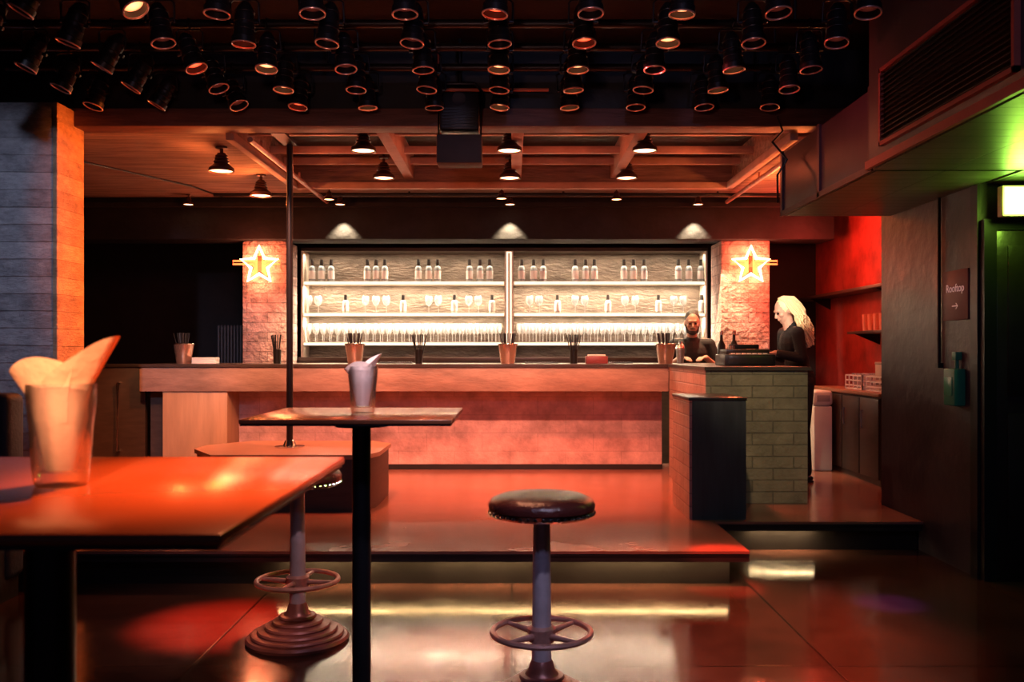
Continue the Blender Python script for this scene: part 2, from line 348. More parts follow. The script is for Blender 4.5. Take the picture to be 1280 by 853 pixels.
# ------------------------------------------------------------------ bar counter
r=root('bar_counter',(0,0,.2),'long pink-lit concrete bar counter with dark top','bar')
b=MB(); b.box(-3.33,2.16,8.2,9.1,.965,.99); mk('worktop',b,M_worktop,r)
b=MB(); b.box(-3.33,1.40,8.22,8.55,.745,.965,.006); mk('fascia',b,M_slab,r)
b=MB(); b.box(-2.55,1.40,8.6,9.0,0,.965); mk('front_panel',b,M_panel,r)
b=MB(); b.box(-3.13,-2.55,8.24,9.0,0,.745,.006); mk('end_pier',b,M_tan,r,label='tan wooden end pier under the bar top')
b=MB(); b.box(-3.3,-3.13,8.4,9.0,0,.745); mk('end_post',b,M_cab,r)
b=MB(); b.box(-2.55,1.4,8.585,8.6,0,.05); mk('kickboard',b,M_blackedge,r)
r=root('bar_return_counter',(0,0,.2),'short return of the bar with grey-green brick end','bar')
b=MB(); b.box(1.39,2.16,6.64,8.198,.965,.99); mk('worktop',b,M_worktop,r)
b=MB(); b.box(1.405,2.14,6.66,6.76,0,.965); mk('return_front',b,M_olive,r,label='grey-green painted brick end of the bar')
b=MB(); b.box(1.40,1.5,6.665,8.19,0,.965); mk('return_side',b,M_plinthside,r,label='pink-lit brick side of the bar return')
b=MB(); b.box(2.06,2.14,6.76,8.19,0,.965); mk('return_back',b,M_cab,r)

r=root('low_side_counter',(1.345,6.45,.2),'low block with blackboard front and brick side beside the bar','counter')
b=MB(); b.box(-.183,.185,-.42,.19,0,.78); mk('body',b,M_plinthside,r)
b=MB(); b.box(-.165,.187,-.43,-.42,0,.78); mk('front_panel',b,M_plinth,r)
b=MB(); b.box(-.19,.192,-.435,.2,.78,.8,.003); mk('top',b,M_blackedge,r)

r=root('partition',(-3.75,8.4,.2),'low dark wooden partition beside the bar end','partition')
b=MB(); b.box(-1.44,.4,0,.06,0,.96,.004); mk('panel',b,M_cab,r)
b=MB(); b.box(-1.44,.41,-.02,.08,.96,.99,.004); mk('cap_rail',b,M_blackedge,r)
b=MB(); b.tube([(.17,0,.2),(.17,-.05,.2),(.17,-.05,.82),(.17,0,.82)],.014); mk('handle',b,M_chrome,r,label='tall chrome pull handle')

def column(x0,x1,y0,y1,z0,z1,m,label):
    r=root('column',((x0+x1)/2,(y0+y1)/2,z0),label,'column')
    w=(x1-x0)/2;d=(y1-y0)/2
    b=MB(); b.box(-w,w,-d,d,0,z1-z0,.012,seg=2); mk('shaft',b,m,r)
    return r
column(-2.76,-2.31,9.42,9.9,0,2.44,M_colbrick,'pink-lit painted brick column with neon star')
column(2.14,2.64,9.42,9.9,0,2.44,M_colbrick,'red-lit painted brick column with neon star')
r=root('pillar',(-3.4,6.25,.2),'broad board-marked concrete pillar, one side glowing orange','pillar')
b=MB(); b.box(-.5,.37,-.18,.2,0,2.75,.01); mk('pillar_face',b,M_board,r)
b=MB(); b.box(.37,.4,-.18,.2,0,2.75,.004); mk('pillar_side',b,M_board_orange_lit,r)

# ------------------------------------------------------------------ neon stars
def star(x,tail,label):
    r=root('neon_star_sign',(x,9.40,2.18),label,'neon sign','neon stars on the columns')
    def pts(R,k=.45): return [(R*(1 if i%2==0 else k)*math.sin(math.pi*i/5),R*(1 if i%2==0 else k)*math.cos(math.pi*i/5)) for i in range(10)]
    b=MB(); b.prism(pts(.13),-.03,.015,axis='y'); mk('star_plate',b,M_neonr,r)
    b=MB(); b.tube([(p[0],-.05,p[1]) for p in pts(.195)],.015,8,True); mk('neon_tube',b,M_neon,r)
    for s_,e_ in ((tail*.06,tail*.27),(-tail*.06,-tail*.21)):
        b=MB()
        b.tube([(s_,-.035,.045),(e_,-.035,.045),(e_,-.035,.012),(s_,-.035,.012)],.009)
        mk('tail_tube',b,M_neonr,r)
    b=MB(); b.box(-.02,.02,-.03,.02,-.08,.1); mk('bracket',b,M_blkmetal,r)
    return r
star(-2.57,-1,'glowing white and red neon star on brick column')
star(2.43,1,'glowing white and red neon star on brick column')

# ------------------------------------------------------------------ shelving
r=root('bar_shelving',(0,10.2,0),'wide back-bar shelving with glowing pale shelves','shelving')
b=MB(); b.box(-2.30,2.13,.14,.2,0,2.43); mk('back_panel',b,M_backp,r)
for z in (2.04,1.695,1.375):
    for (xa,xb) in ((-2.28,-.08),(.015,2.11)):
        b=MB(); b.box(xa,xb,-.16,.14,z,z+.03,.003); s=mk('shelf',b,M_shelf,r)
        b=MB(); b.box(xa+.01,xb-.01,-.172,-.161,z-.004,z+.024); mk('light_strip',b,M_led,s)
for xa,xb in ((-2.30,-2.28),(-.08,.015),(2.11,2.13)):
    b=MB(); b.box(xa,xb,-.17,.14,1.24,2.40); mk('upright',b,M_shelf,r)
b=MB(); b.box(-.06,-.045,-.178,-.171,1.26,2.38);b.box(-.02,-.005,-.178,-.171,1.26,2.38);b.box(-.06,-.005,-.178,-.171,2.38,2.39); mk('divider_glow',b,M_led,r)  # glowing strip added to lighten the centre divider
b=MB(); b.box(-2.30,2.135,-.3,.14,0,1.2); mk('base_cabinet',b,M_cab,r)
b=MB(); b.box(-2.30,2.135,-.32,.14,1.2,1.24,.004); mk('back_counter_top',b,M_worktop,r)
b=MB(); b.box(-2.30,2.135,-.17,.14,2.40,2.435); mk('top_board',b,M_cab,r)

def bottle(name,mbody,label,cat,group):
    r=root(name,(0,0,-5),label,cat,group)
    b=MB(); b.lathe([(0,0),(.034,0),(.037,.01),(.037,.145),(.03,.165),(.014,.18),(0,.18)],16); mk('body',b,mbody,r)
    b=MB(); b.lathe([(.0376,.03),(.0378,.03),(.0378,.12),(.0376,.12)],16); mk('label',b,M_label,r)
    b=MB(); b.lathe([(0,.245),(.019,.245),(.021,.17),(.0,.169)],12); mk('cap',b,M_capm,r)
    return r
def glassobj(name,prof,label,cat,group,m=M_glass):
    b=MB(); b.lathe(prof,16); o=mk(name,b,m,label=label,category=cat)
    if group:o['group']=group
    return o
def place_row(tmpl,locs):
    first=True
    for L in locs:
        if first: tmpl.location=L; first=False
        else: dup(tmpl,L)
def X(px,d): return (px-640)*d/1150.0
T1=bottle('bottle',M_btl,'small dark-topped bottle with white label on top shelf','bottle','bottles on the top shelf')
place_row(T1,[(X(p,10.12),10.12,2.07) for p in (390,402,414,459,470,481,523,536,547,587,600,612,652,667,679,719,732,743,780,792,805,848,861,876)])
T2=bottle('bottle',M_btl2,'short pale bottle with white label on middle shelf','bottle','bottles on the middle shelf')
for c in KIDS[T2.name]: c.scale=(.95,.95,.82)
place_row(T2,[(X(p,10.12),10.12,1.725) for p in (432,504,568,615,697,760,823,877)])
gob=[(0,0),(.035,.002),(.006,.01),(.005,.08),(.03,.095),(.047,.13),(.044,.165),(.036,.19),(.034,.19),(.042,.165),(.045,.13),(.0,.098)]
T3=glassobj('gin_glass',gob,'clear balloon gin glass on middle shelf','glass','balloon glasses on the middle shelf')
place_row(T3,[(X(p,10.14),10.14,1.725) for p in (386,398,457,470,483,536,548,586,598,662,674,719,731,781,794,842,854)])
flu=[(0,0),(.033,.002),(.006,.01),(.0055,.085),(.022,.105),(.033,.15),(.029,.205),(.027,.205),(.030,.15),(.0,.108)]
T4=glassobj('wine_glass',flu,'clear stemmed wine glass on lower shelf','glass','wine glasses on the lower shelf')
locs=[]
for (xa,xb) in ((-2.22,-.14),(.08,2.04)):
    n=27
    for i in range(n):
        locs.append((xa+(xb-xa)*i/(n-1),10.09,1.405))
    for i in range(n-1):
        locs.append((xa+(xb-xa)*(i+.5)/(n-1),10.2,1.405))
place_row(T4,locs)

# ------------------------------------------------------------------ items on the bar
ZB=1.19
def bucket(x,y,label):
    r=root('metal_bucket',(x,y,ZB),label,'bucket','metal buckets on the bar')
    b=MB(); b.lathe([(0,0),(.062,0),(.064,.004),(.092,.18),(.095,.182),(.09,.182),(.06,.01),(0,.01)],28); mk('pail',b,M_copper,r)
    b=MB(); b.ring((0,0,.182),.093,.006); mk('rim',b,M_chrome,r)
    return r
def tumbler(x,y,z,s,label,m=M_glassn,name='tumbler',group=None):
    b=MB()
    md=lambda a,zz:1+.022*math.cos(9*a)*(1 if .02<zz<.12 else .2)
    b.lathe([(0,0),(.036,0),(.040,.006),(.0425,.03),(.046,.09),(.050,.125),(.052,.16),(.0495,.16),(.0475,.125),(.043,.09),(.039,.032),(.034,.022),(0,.02)],54,mod=md)
    return mk(name,b,m,loc=(x,y,z),label=label,category='glass',**({'group':group} if group else {}))
straw_me=None
def straws(x,y,z,n,R,H,group):
    global straw_me
    if straw_me is None:
        b=MB(); b.cyl((0,0,0),(0,0,.22),.005,seg=6); straw_me=b.mesh('straw',[M_straw])
    for i in range(n):
        a=2*math.pi*i/n+random.random()*.3; rr=R*(.35+.65*random.random())
        tl=.26*rr/R
        o=bpy.data.objects.new('straw',straw_me); COL.objects.link(o)
        o.location=(x+rr*.3*math.cos(a),y+rr*.3*math.sin(a),z)
        o.rotation_euler=Vector((math.cos(a)*tl,math.sin(a)*tl,1)).to_track_quat('Z','Y').to_euler()
        s=H/.22; o.scale=(1,1,s)
        o['label']='thin black drinking straw in a holder on the bar';o['category']='straw';o['group']=group
for x in (-3.04,-1.455,-.04,1.42):
    bucket(x,8.52,'tapered copper-tinted metal bucket holding black straws')
    straws(x,8.52,ZB+.012,16,.08,.275,'black straws in buckets')
for x in (-2.17,-.86,.57):
    b=MB(); b.lathe([(0,0),(.034,0),(.038,.13),(.036,.13),(.032,.008),(0,.008)],20)
    mk('straw_holder',b,M_capm,loc=(x,8.5,ZB),label='dark narrow tumbler holding straws on the bar',category='holder',group='straw holders on the bar')
    straws(x,8.5,ZB+.01,11,.05,.26,'black straws in holders')
b=MB()
for i in range(3): b.box(-.11,.11,-.06,.06,i*.019,i*.019+.02,.004)
mk('folded_towel',b,M_white,loc=(-2.83,8.5,ZB),label='small stack of folded white cloths on the bar',category='towel')
for x in (-1.1,.28,.98):
    r=root('drip_mat',(x,8.72,ZB),'flat black rubber drip mat on the bar','bar mat','drip mats on the bar')
    b=MB(); b.box(-.16,.16,-.06,.06,0,.012,.004); mk('mat_base',b,M_blkmetal,r)
    b=MB()
    for i in range(14): b.cyl((-.145+i*.0223,-.05,.012),(-.145+i*.0223,.05,.012),.004,seg=6)
    b.box(-.15,.15,-.052,-.046,.01,.014)
    mk('mat_ribs',b,M_blackedge,r)
r=root('napkin_box',(.78,8.5,ZB),'red napkin box on the bar','napkin box')
b=MB(); b.box(-.1,.1,-.06,.06,0,.07,.006); mk('box',b,mat('red_box',(.22,.04,.04),.4),r)
b=MB(); b.box(-.08,.08,-.045,.045,.07,.085,.005); mk('napkin_stack',b,M_white,r)
def shaker(x,y):
    r=root('cocktail_shaker',(x,y,ZB),'steel cocktail shaker on the bar','shaker')
    b=MB(); b.lathe([(0,0),(.03,0),(.042,.13),(.044,.14),(0,.14)],24); mk('tin',b,M_steel,r)
    b=MB(); b.lathe([(.043,.14),(.036,.17),(.02,.185),(.018,.21),(0,.213)],24); mk('lid',b,M_chrome,r)
shaker(1.60,8.75)
def darkbottle(x,y):
    r=root('bottle',(x,y,ZB),'tall dark bottle standing on the bar near the bartender','bottle','dark bottles on the bar')
    b=MB(); b.lathe([(0,0),(.036,0),(.038,.01),(.038,.17),(.015,.22),(.014,.28),(0,.28)],20); mk('body',b,M_capm,r)
    b=MB(); b.lathe([(0,.31),(.016,.31),(.017,.27),(0,.269)],14); mk('cap',b,M_copper,r)
darkbottle(1.98,8.7); darkbottle(2.08,8.62)
r=root('cash_register',(1.86,7.35,ZB),'black countertop cash register with flat top','cash register')
b=MB(); b.box(-.2,.2,-.17,.17,0,.09,.01); mk('body',b,M_blkmetal,r)
b=MB(); b.box(-.17,.17,-.1,.14,.09,.13,.006); mk('housing',b,M_blackedge,r)
b=MB(); b.box(-.12,.12,.02,.05,.13,.17,.006); mk('display',b,M_blkmetal,r)
b=MB(); b.box(-.17,.17,-.175,-.168,.02,.08,.003); mk('drawer',b,M_blackedge,r)
b=MB(); b.box(-.15,.15,-.165,-.105,.09,.093)
for i in range(7):
    for j in range(2): b.box(-.14+i*.042,-.115+i*.042,-.16+j*.025,-.143+j*.025,.09,.1)
mk('keypad',b,M_white,r)
b=MB(); b.cyl((-.1,0,.13),(-.1,0,.16),.02); mk('knob',b,M_copper,r)

# ------------------------------------------------------------------ tables
def table(x0,x1,y0,y1,label,pr):
    cx,cy=(x0+x1)/2,(y0+y1)/2
    r=root('high_table',(cx,cy,0),label,'table','square high tables')
    b=MB(); b.box(x0-cx,x1-cx,y0-cy,y1-cy,1.076,1.09,.003); mk('tabletop',b,M_tabletop,r)
    b=MB(); b.box(x0-cx+.004,x1-cx-.004,y0-cy+.004,y1-cy-.004,1.070,1.0755); mk('top_edge',b,M_blkmetal,r)
    b=MB(); b.lathe([(0,.02),(pr,.02),(pr,1.04),(.09,1.045),(.09,1.07),(0,1.07)],28); mk('post',b,M_blkmetal,r)
    b=MB(); b.lathe([(0,0),(.24,0),(.24,.012),(.06,.03),(0,.03)],40); mk('base',b,M_blkmetal,r)
    return r
table(-.845,-.185,2.84,3.46,'square brown high table on thin black post',.032)
table(-1.12,-.335,1.06,1.84,'square brown high table with satin top, black post',.037)

def napkin(x,y,z,m,H,sc,rz,label,lean=.25):
    b=MB()
    nu,nv=72,16
    for layer,(th0,turn,hh) in enumerate(((2.6,1.15,1.0),(5.2,.85,.84))):
        vs=[];fs=[]
        for i in range(nu+1):
            u=i/nu; a=th0+u*turn*2*math.pi
            top=H*hh*(.80+.20*math.cos(a-.2))
            for j in range(nv+1):
                v=j/nv
                zz=.024+(top-.024)*v
                rmax=.034 if zz<.15 else .034+(zz-.15)*.32
                rr=sc*min(rmax,.014+.03*(zz/.15))*(1-.22*u)*(1+.10*math.sin(3*a+layer*2)*v)*(1-.12*layer)
                k=max(0,zz-.13)
                xx=rr*math.cos(a)+lean*k*(.8-1.5*layer); yy=rr*math.sin(a)*.9
                vs.append((xx,yy,zz))
        for i in range(nu):
            for j in range(nv):
                k=i*(nv+1)+j; fs.append((k,k+nv+1,k+nv+2,k+1))
        b.add(vs,fs)
    vs=[];fs=[]
    for i in range(25):
        a=math.pi*.75+i/24*math.pi*.95
        for j in range(9):
            v=j/8; zz=.10+v*(H*.80-.10); rr=sc*(.032+.022*max(0,(zz-.14)/.05)*.5)
            vs.append((rr*math.cos(a)*(1+.35*v)-.006*v,rr*math.sin(a)*.92,zz-.014*v*math.sin(i/24*math.pi*2)))
    for i in range(24):
        for j in range(8):
            k=i*9+j; fs.append((k,k+9,k+10,k+1))
    b.add(vs,fs)
    return mk('paper_napkin',b,m,loc=(x,y,z),rot=(0,0,rz),sharp=1.2,label=label,category='napkin')
tumbler(-.71,1.45,1.09,1,'clear fluted tumbler holding rolled napkins on table',group='tumblers on the tables')
napkin(-.71,1.45,1.09,M_napkin,.235,1.25,0,'cream paper napkin rolled inside a tumbler',.18)
tumbler(-.514,3.17,1.09,1,'clear fluted tumbler holding rolled napkins on table',group='tumblers on the tables')
napkin(-.514,3.17,1.09,M_napkin2,.205,1.15,.2,'white paper napkin rolled inside a tumbler',.2)

# ------------------------------------------------------------------ bar stools
def stool():
    r=root('bar_stool',(.109,3.38,0),'round swivel bar stool, dark leather seat, studded rim, steel post','stool','round bar stools')
    b=MB(); b.lathe([(0,.782),(.08,.781),(.15,.774),(.185,.76),(.197,.742),(.194,.725),(.17,.722),(0,.722)],56); mk('seat',b,M_leather,r,sharp=1.2)
    b=MB(); b.lathe([(.15,.70),(.183,.70),(.192,.708),(.193,.722),(.15,.722)],56)
    for i in range(44):
        a=2*math.pi*i/44; b.ell((.192*math.cos(a),.192*math.sin(a),.712),.0075,8)
    mk('studded_rim',b,M_chrome,r)
    b=MB(); b.lathe([(0,.69),(.06,.69),(.13,.70),(0,.70)],32); mk('seat_plate',b,M_blkmetal,r)
    b=MB(); b.lathe([(0,.1),(.036,.1),(.035,.30),(.032,.60),(.03,.685),(.045,.69),(0,.69)],28); mk('post',b,M_post,r)
    b=MB(); b.ring((0,0,.27),.18,.0115,64)
    for k in range(4):
        a=math.pi/4+k*math.pi/2
        b.cyl((.03*math.cos(a),.03*math.sin(a),.262),(.178*math.cos(a),.178*math.sin(a),.268),.013,.008,seg=10)
    b.lathe([(.036,.235),(.05,.24),(.052,.285),(.04,.295),(.036,.295)],28)
    mk('foot_ring',b,M_rust,r)
    b=MB(); pr=[(0,0),(.225,0),(.23,.012),(.222,.024)]
    for rr,z in ((.2,.032),(.17,.048),(.138,.066),(.106,.086),(.076,.108)):
        pr+=[(rr+.004,z-.006),(rr+.008,z),(rr+.003,z+.008),(rr-.014,z+.01)]
    pr+=[(.05,.13),(.042,.16),(.036,.17),(0,.17)]
    b.lathe(pr,56); mk('base',b,M_cast,r)
    return r
s1=stool()
s2=dup(s1,(-.967,4.15,0),.6)

# ------------------------------------------------------------------ podium + pole
r=root('dance_podium',(-1.62,6.84,.2),'low angular podium with brown top and dark sides','podium')
oc=[(-.70,-.12),(-.45,-.52),(.62,-.52),(.68,-.30),(.68,.30),(.5,.5),(-.45,.5),(-.70,.15)]
b=MB(); b.prism([(x*.975,y*.975) for x,y in oc],0,.36); mk('body',b,M_cab,r)
b=MB(); b.prism(oc,.36,.39); mk('top',b,M_wood,r)
r=root('dance_pole',(-1.655,6.85,.59),'slim black vertical pole with chrome foot plate','pole')
b=MB(); b.lathe([(0,.01),(.024,.01),(.024,2.27),(0,2.27)],20); mk('pole',b,M_blkmetal,r)
b=MB(); b.lathe([(0,0),(.11,0),(.11,.008),(.05,.014),(.035,.05),(.025,.055),(0,.055)],32); mk('foot_plate',b,M_chrome,r)
b=MB(); b.box(-.05,.05,-.36,.02,2.252,2.27); mk('ceiling_bracket',b,M_blkmetal,r)

r=root('bench_seat',(-3.3,4.5,0),'dark navy upholstered high-backed bench','bench')
b=MB(); b.box(-.68,.68,.28,.46,.1,1.08,.04,seg=3); mk('backrest',b,M_sofa,r)
b=MB(); b.box(-.68,.68,-.3,.3,.28,.48,.04,seg=3); mk('seat',b,M_sofa,r)
b=MB(); b.box(-.66,.66,-.26,.42,0,.28); mk('base',b,M_black,r)
r=root('slatted_radiator',(-3.3,11.10,.9),'dark wall-mounted radiator with vertical fins','radiator')
b=MB()
for i in range(13): b.box(-.24+i*.038,-.216+i*.038,-.05,.03,0,.72,.006)
b.box(-.24,.24,.0,.02,.3,.34)
mk('fins',b,mat('radiator_grey',(.10,.09,.10),.5),r)
b=MB(); b.box(-.26,.28,-.03,.0,.02,.06);b.box(-.26,.28,-.03,.0,.66,.70); b.box(.24,.28,-.03,.09,.02,.70); mk('header_pipe',b,M_blkmetal,r)

# ------------------------------------------------------------------ ceiling rigging
rows=[4.34,4.76,5.2,5.6,6.0]
for i,y in enumerate(rows):
    r=root('lighting_pipe',(-.7,y,3.155),'black horizontal lighting pipe hung from ceiling','pipe','lighting pipes')
    b=MB(); b.cyl((-2.6,0,0),(2.55,0,0),.024,seg=14); mk('pipe',b,M_can,r)
    for x in (-2.2,-.5,1.2,2.3):
        b=MB(); b.cyl((x,0,.02),(x,0,.245),.008,seg=8); mk('hanger',b,M_can,r)
def parcan(lens,label):
    r=root('stage_light',(0,0,-5),label,'stage light','stage lights on the ceiling pipes')
    b=MB(); b.tube([(-.028,0,.0),(-.02,0,.02),(0,0,.028),(.02,0,.02),(.028,0,0),(.02,0,-.02),(0,0,-.028),(-.02,0,-.02)],.007,6,True)
    mk('clamp',b,M_can,r,rot=(0,0,math.pi/2))
    b=MB(); b.tube([(-.074,0,-.15),(-.074,0,-.05),(-.058,0,-.034),(.058,0,-.034),(.074,0,-.05),(.074,0,-.15)],.006,6); mk('yoke',b,M_can,r)
    h=MB(); h.lathe([(0,.105),(.02,.103),(.034,.085),(.046,.06),(.050,.03),(.052,-.02),(.052,-.075),(.057,-.078),(.062,-.082),(.062,-.115),(.056,-.115),(.052,-.02),(.03,.03),(0,.03)],28)
    for z in (.05,.0,-.04): h.ring((0,0,z),.052 if z<.02 else .049,.004,28)
    h.cyl((-.074,0,0),(.074,0,0),.01,seg=10)
    h.box(-.02,.02,-.0,.05,.07,.11,.004)
    ho=mk('housing',h,M_can,r,loc=(0,0,-.15))
    b=MB(); b.lathe([(0,-.090),(.03,-.088),(.050,-.08),(.050,-.072),(0,-.072)],24); mk('lens',b,lens,ho)
    b=MB(); b.ring((0,0,-.115),.059,.0045,28); mk('front_ring',b,M_ringm,ho)
    return r
tm={'off':parcan(M_lensoff,'black stage light can hanging unlit, lens given dull red glow'),
    'warm':parcan(M_lenswarm,'black stage light can glowing warm orange'),
    'red':parcan(M_lensred,'black stage light can glowing deep red')}
used={k:False for k in tm}
lit={(0,-4):'warm',(1,-3):'red',(2,-3):'warm',(3,-3):'warm',(4,-3):'red',(0,2):'warm',(1,2):'warm',(2,1):'warm',(2,3):'warm',(3,3):'warm',(2,0):'warm',(0,0):'red',(4,-2):'warm',(4,0):'warm',(4,1):'warm',(3,1):'warm',(1,1):'red',(2,-4):'red'}
for i,y in enumerate(rows):
    for k in range(-6,5):
        x=-.07+.438*k
        if x>1.75 or x<-2.75 : continue
        key=lit.get((i,k),'off'); t0=tm[key]
        if not used[key]: t0.location=(x,y,3.155); o=t0; used[key]=True
        else: o=dup(t0,(x,y,3.155))
        ho=[c for c in KIDS[o.name] if c.name.startswith('housing')][0]
        tx=random.uniform(-.20,-.02); ty=random.uniform(-.1,.1)
        if k<=-4: ty=random.uniform(.2,.55)*(1 if k<-4 else -1)
        ho.rotation_euler=(tx,ty,0)

r=root('projector',(-.35,6.17,2.55),'black projector unit hanging from ceiling bracket','projector')
b=MB(); b.box(-.13,.13,-.09,.09,.22,.47,.012); mk('body',b,M_can,r)
b=MB(); b.box(-.15,.15,-.09,.1,0,.19,.01); mk('lower_box',b,mat('dark_grey_box',(.05,.036,.038),.7),r)
b=MB(); b.cyl((0,-.11,.42),(0,-.09,.42),.045,seg=24); b.cyl((.0,-.115,.42),(0,-.11,.42),.035,seg=24); mk('lens',b,M_lensdark,r)
b=MB(); b.tube([(-.14,0,.1),(-.145,0,.5),(-.1,0,.55),(.1,0,.55),(.145,0,.5),(.14,0,.1)],.012); b.cyl((0,0,.55),(0,0,.85),.015); mk('bracket',b,M_can,r)
b=MB()
for i in range(7): b.box(-.11,.11,-.095,-.089,.235+i*.02,.243+i*.02)
b.box(-.005,.005,-.093,-.089,.235,.363)
mk('vent',b,M_blkmetal,r)

def bell(loc,label,grp,m=M_bulb,s=1.0):
    r=root('ceiling_spotlight',loc,label,'spotlight',grp)
    b=MB(); b.lathe([(0,.0),(.04,0),(.04,-.012),(.012,-.016),(.012,-.06),(0,-.06)],20); mk('mount',b,M_bell,r)
    b=MB(); b.lathe([(0,-.045),(.028,-.046),(.034,-.06),(.044,-.062),(.044,-.068),(.036,-.072),(.048,-.082),(.048,-.088),(.040,-.092),(.054,-.104),(.054,-.110),(.046,-.115),(.068,-.135),(.086,-.150),(.088,-.176),(.083,-.176),(.078,-.152),(.03,-.13),(0,-.13)],32); mk('housing',b,M_bell,r)
    b=MB(); b.lathe([(0,-.176),(.04,-.174),(.077,-.166),(.077,-.150),(0,-.15)],24); mk('bulb',b,m,r)
    if s!=1: r.scale=(s,s,s)
    return r
LG='ceiling spotlights over the bar'
for (x,y,z) in [(-2.21,7.0,2.86),(-1.13,7.0,3.12),(-.02,7.0,3.12),(1.01,7.0,3.12),(-2.21,8.1,2.86),(-1.13,8.1,3.12),(-.02,8.1,3.12),(1.01,8.1,3.12)]:
    r=bell((x,y,3.015 if z>3 else 2.86+.0),'black ribbed ceiling spotlight glowing orange',LG,s=1.08)
    if z>3:
        b=MB(); b.cyl((0,0,0),(0,0,(z-3.015)/1.08),.01,seg=10); mk('stem',b,M_can,r)
for (x,y) in [(-1.70,9.1),(-.02,9.1),(1.84,9.1),(-3.2,9.1),(-1.75,8.8),(-.1,8.75),(1.0,8.8)]:
    bell((x,y,2.86),'small black ceiling spotlight above the bar','small spotlights',s=.6)
b=MB(); b.tube([(-3.9,6.52,2.852),(-3.9,6.6,2.85),(-3.0,8.6,2.85),(-2.9,9.2,2.85)],.008,6); mk('cable',b,M_blkmetal,label='thin black cable clipped along concrete ceiling',category='cable')
b=MB(); b.cyl((-.5,6.25,3.08),(.25,6.25,3.08),.012); b.cyl((-.5,6.25,3.08),(-.5,6.25,3.4),.006);mk('orange_conduit',b,M_orangepipe,label='thin orange conduit under dark ceiling',category='pipe')
b=MB(); b.tube([(1.80,6.25,2.9),(1.84,6.25,2.8),(1.76,6.22,2.72),(1.86,6.22,2.6),(1.80,6.24,2.5),(1.82,6.3,2.32)],.008,6); mk('hanging_cable',b,M_blkmetal,label='loose black cable hanging beside the duct',category='cable')
b=MB(); b.cyl((-2.9,8.95,2.83),(2.9,8.95,2.83),.018)
for x in (-2.5,-1,.5,2): b.cyl((x,8.95,2.83),(x,8.95,2.86),.01)
mk('track_rail',b,M_blkmetal,label='long dark ceiling rail above the bar',category='rail')
for xx in (-1.85,2.15):
    b=MB(); b.cyl((xx,6.5,2.80),(xx,9.2,2.80),.02)
    for y in (6.8,8,9.1): b.cyl((xx,y,2.8),(xx,y,2.86),.01)
    mk('ceiling_pipe',b,M_rust,label='rusty pipe running along the ceiling',category='pipe',group='ceiling pipes over the bar')

# ------------------------------------------------------------------ ducts
r=root('air_duct',(2.29,5.7,2.27),'boxy dark maroon metal air duct','air duct')
b=MB(); b.box(-.38,.379,-.84,.8,.0,.43,.006); mk('body',b,M_duct,r)
b=MB(); b.box(-.36,.378,-.83,.79,-.012,.0); mk('underside',b,M_ductunder,r)
b=MB()
for y in (-.84,-.02,.76): b.box(-.395,-.38,y,y+.04,-.01,.44)
b.box(-.395,-.38,-.84,.8,-.015,.02); mk('flange',b,M_duct,r)
r=root('air_handling_box',(3.2,3.6,2.27),'large dark metal ventilation box with side grille','air duct')
b=MB(); b.box(-1.32,1.38,-1.5,1.25,0,1.12,.006); mk('body',b,M_duct,r)
b=MB(); b.box(-1.3,1.36,-1.48,1.24,-.012,0); mk('underside',b,M_ductunder,r)
b=MB(); b.box(-1.345,-1.32,-.2,1.06,.07,.09);b.box(-1.345,-1.32,-.2,1.06,.44,.46);b.box(-1.345,-1.32,-.2,-.18,.07,.46);b.box(-1.345,-1.32,1.04,1.06,.07,.46)
mk('grille_frame',b,mat('frame_red',(.35,.07,.05),.4),r)
b=MB()
for i in range(14): b.add([(-1.345,-.18,.092+i*.025),(-1.345,1.04,.092+i*.025),(-1.322,1.04,.107+i*.025),(-1.322,-.18,.107+i*.025),(-1.345,-.18,.096+i*.025),(-1.345,1.04,.096+i*.025),(-1.322,1.04,.111+i*.025),(-1.322,-.18,.111+i*.025)],[(0,1,2,3),(4,5,6,7),(0,1,5,4),(2,3,7,6),(0,3,7,4),(1,2,6,5)])
b.box(-1.324,-1.3205,-.18,1.04,.09,.44)
mk('grille_slats',b,M_blkmetal,r)
b=MB(); b.box(-1.34,-1.32,-1.5,1.25,-.012,.03); mk('flange',b,mat('flange_red_lit',(.3,.05,.045),.4),r)  # red light along the lower edge put into the flange colour
r=root('duct_end_section',(3.63,5.05,2.27),'short dark duct section above the doorway','air duct')
b=MB(); b.box(-.94,.95,-.19,.19,0,.3,.004); mk('body',b,M_duct,r)
b=MB(); b.box(-.93,.94,-.185,.185,-.012,0); mk('underside',b,M_ductunder,r)

r=root('exit_sign',(2.90,5.10,2.05),'glowing green-white illuminated exit sign box','exit sign')
b=MB(); b.box(-.19,.19,-.02,.04,0,.17,.006); mk('casing',b,M_white,r)
b=MB(); b.box(-.18,.18,-.026,-.02,.01,.16); mk('lit_face',b,M_exit,r)
b=MB(); b.cyl((0,.01,.17),(0,.01,.208),.012); mk('mount',b,M_blkmetal,r)

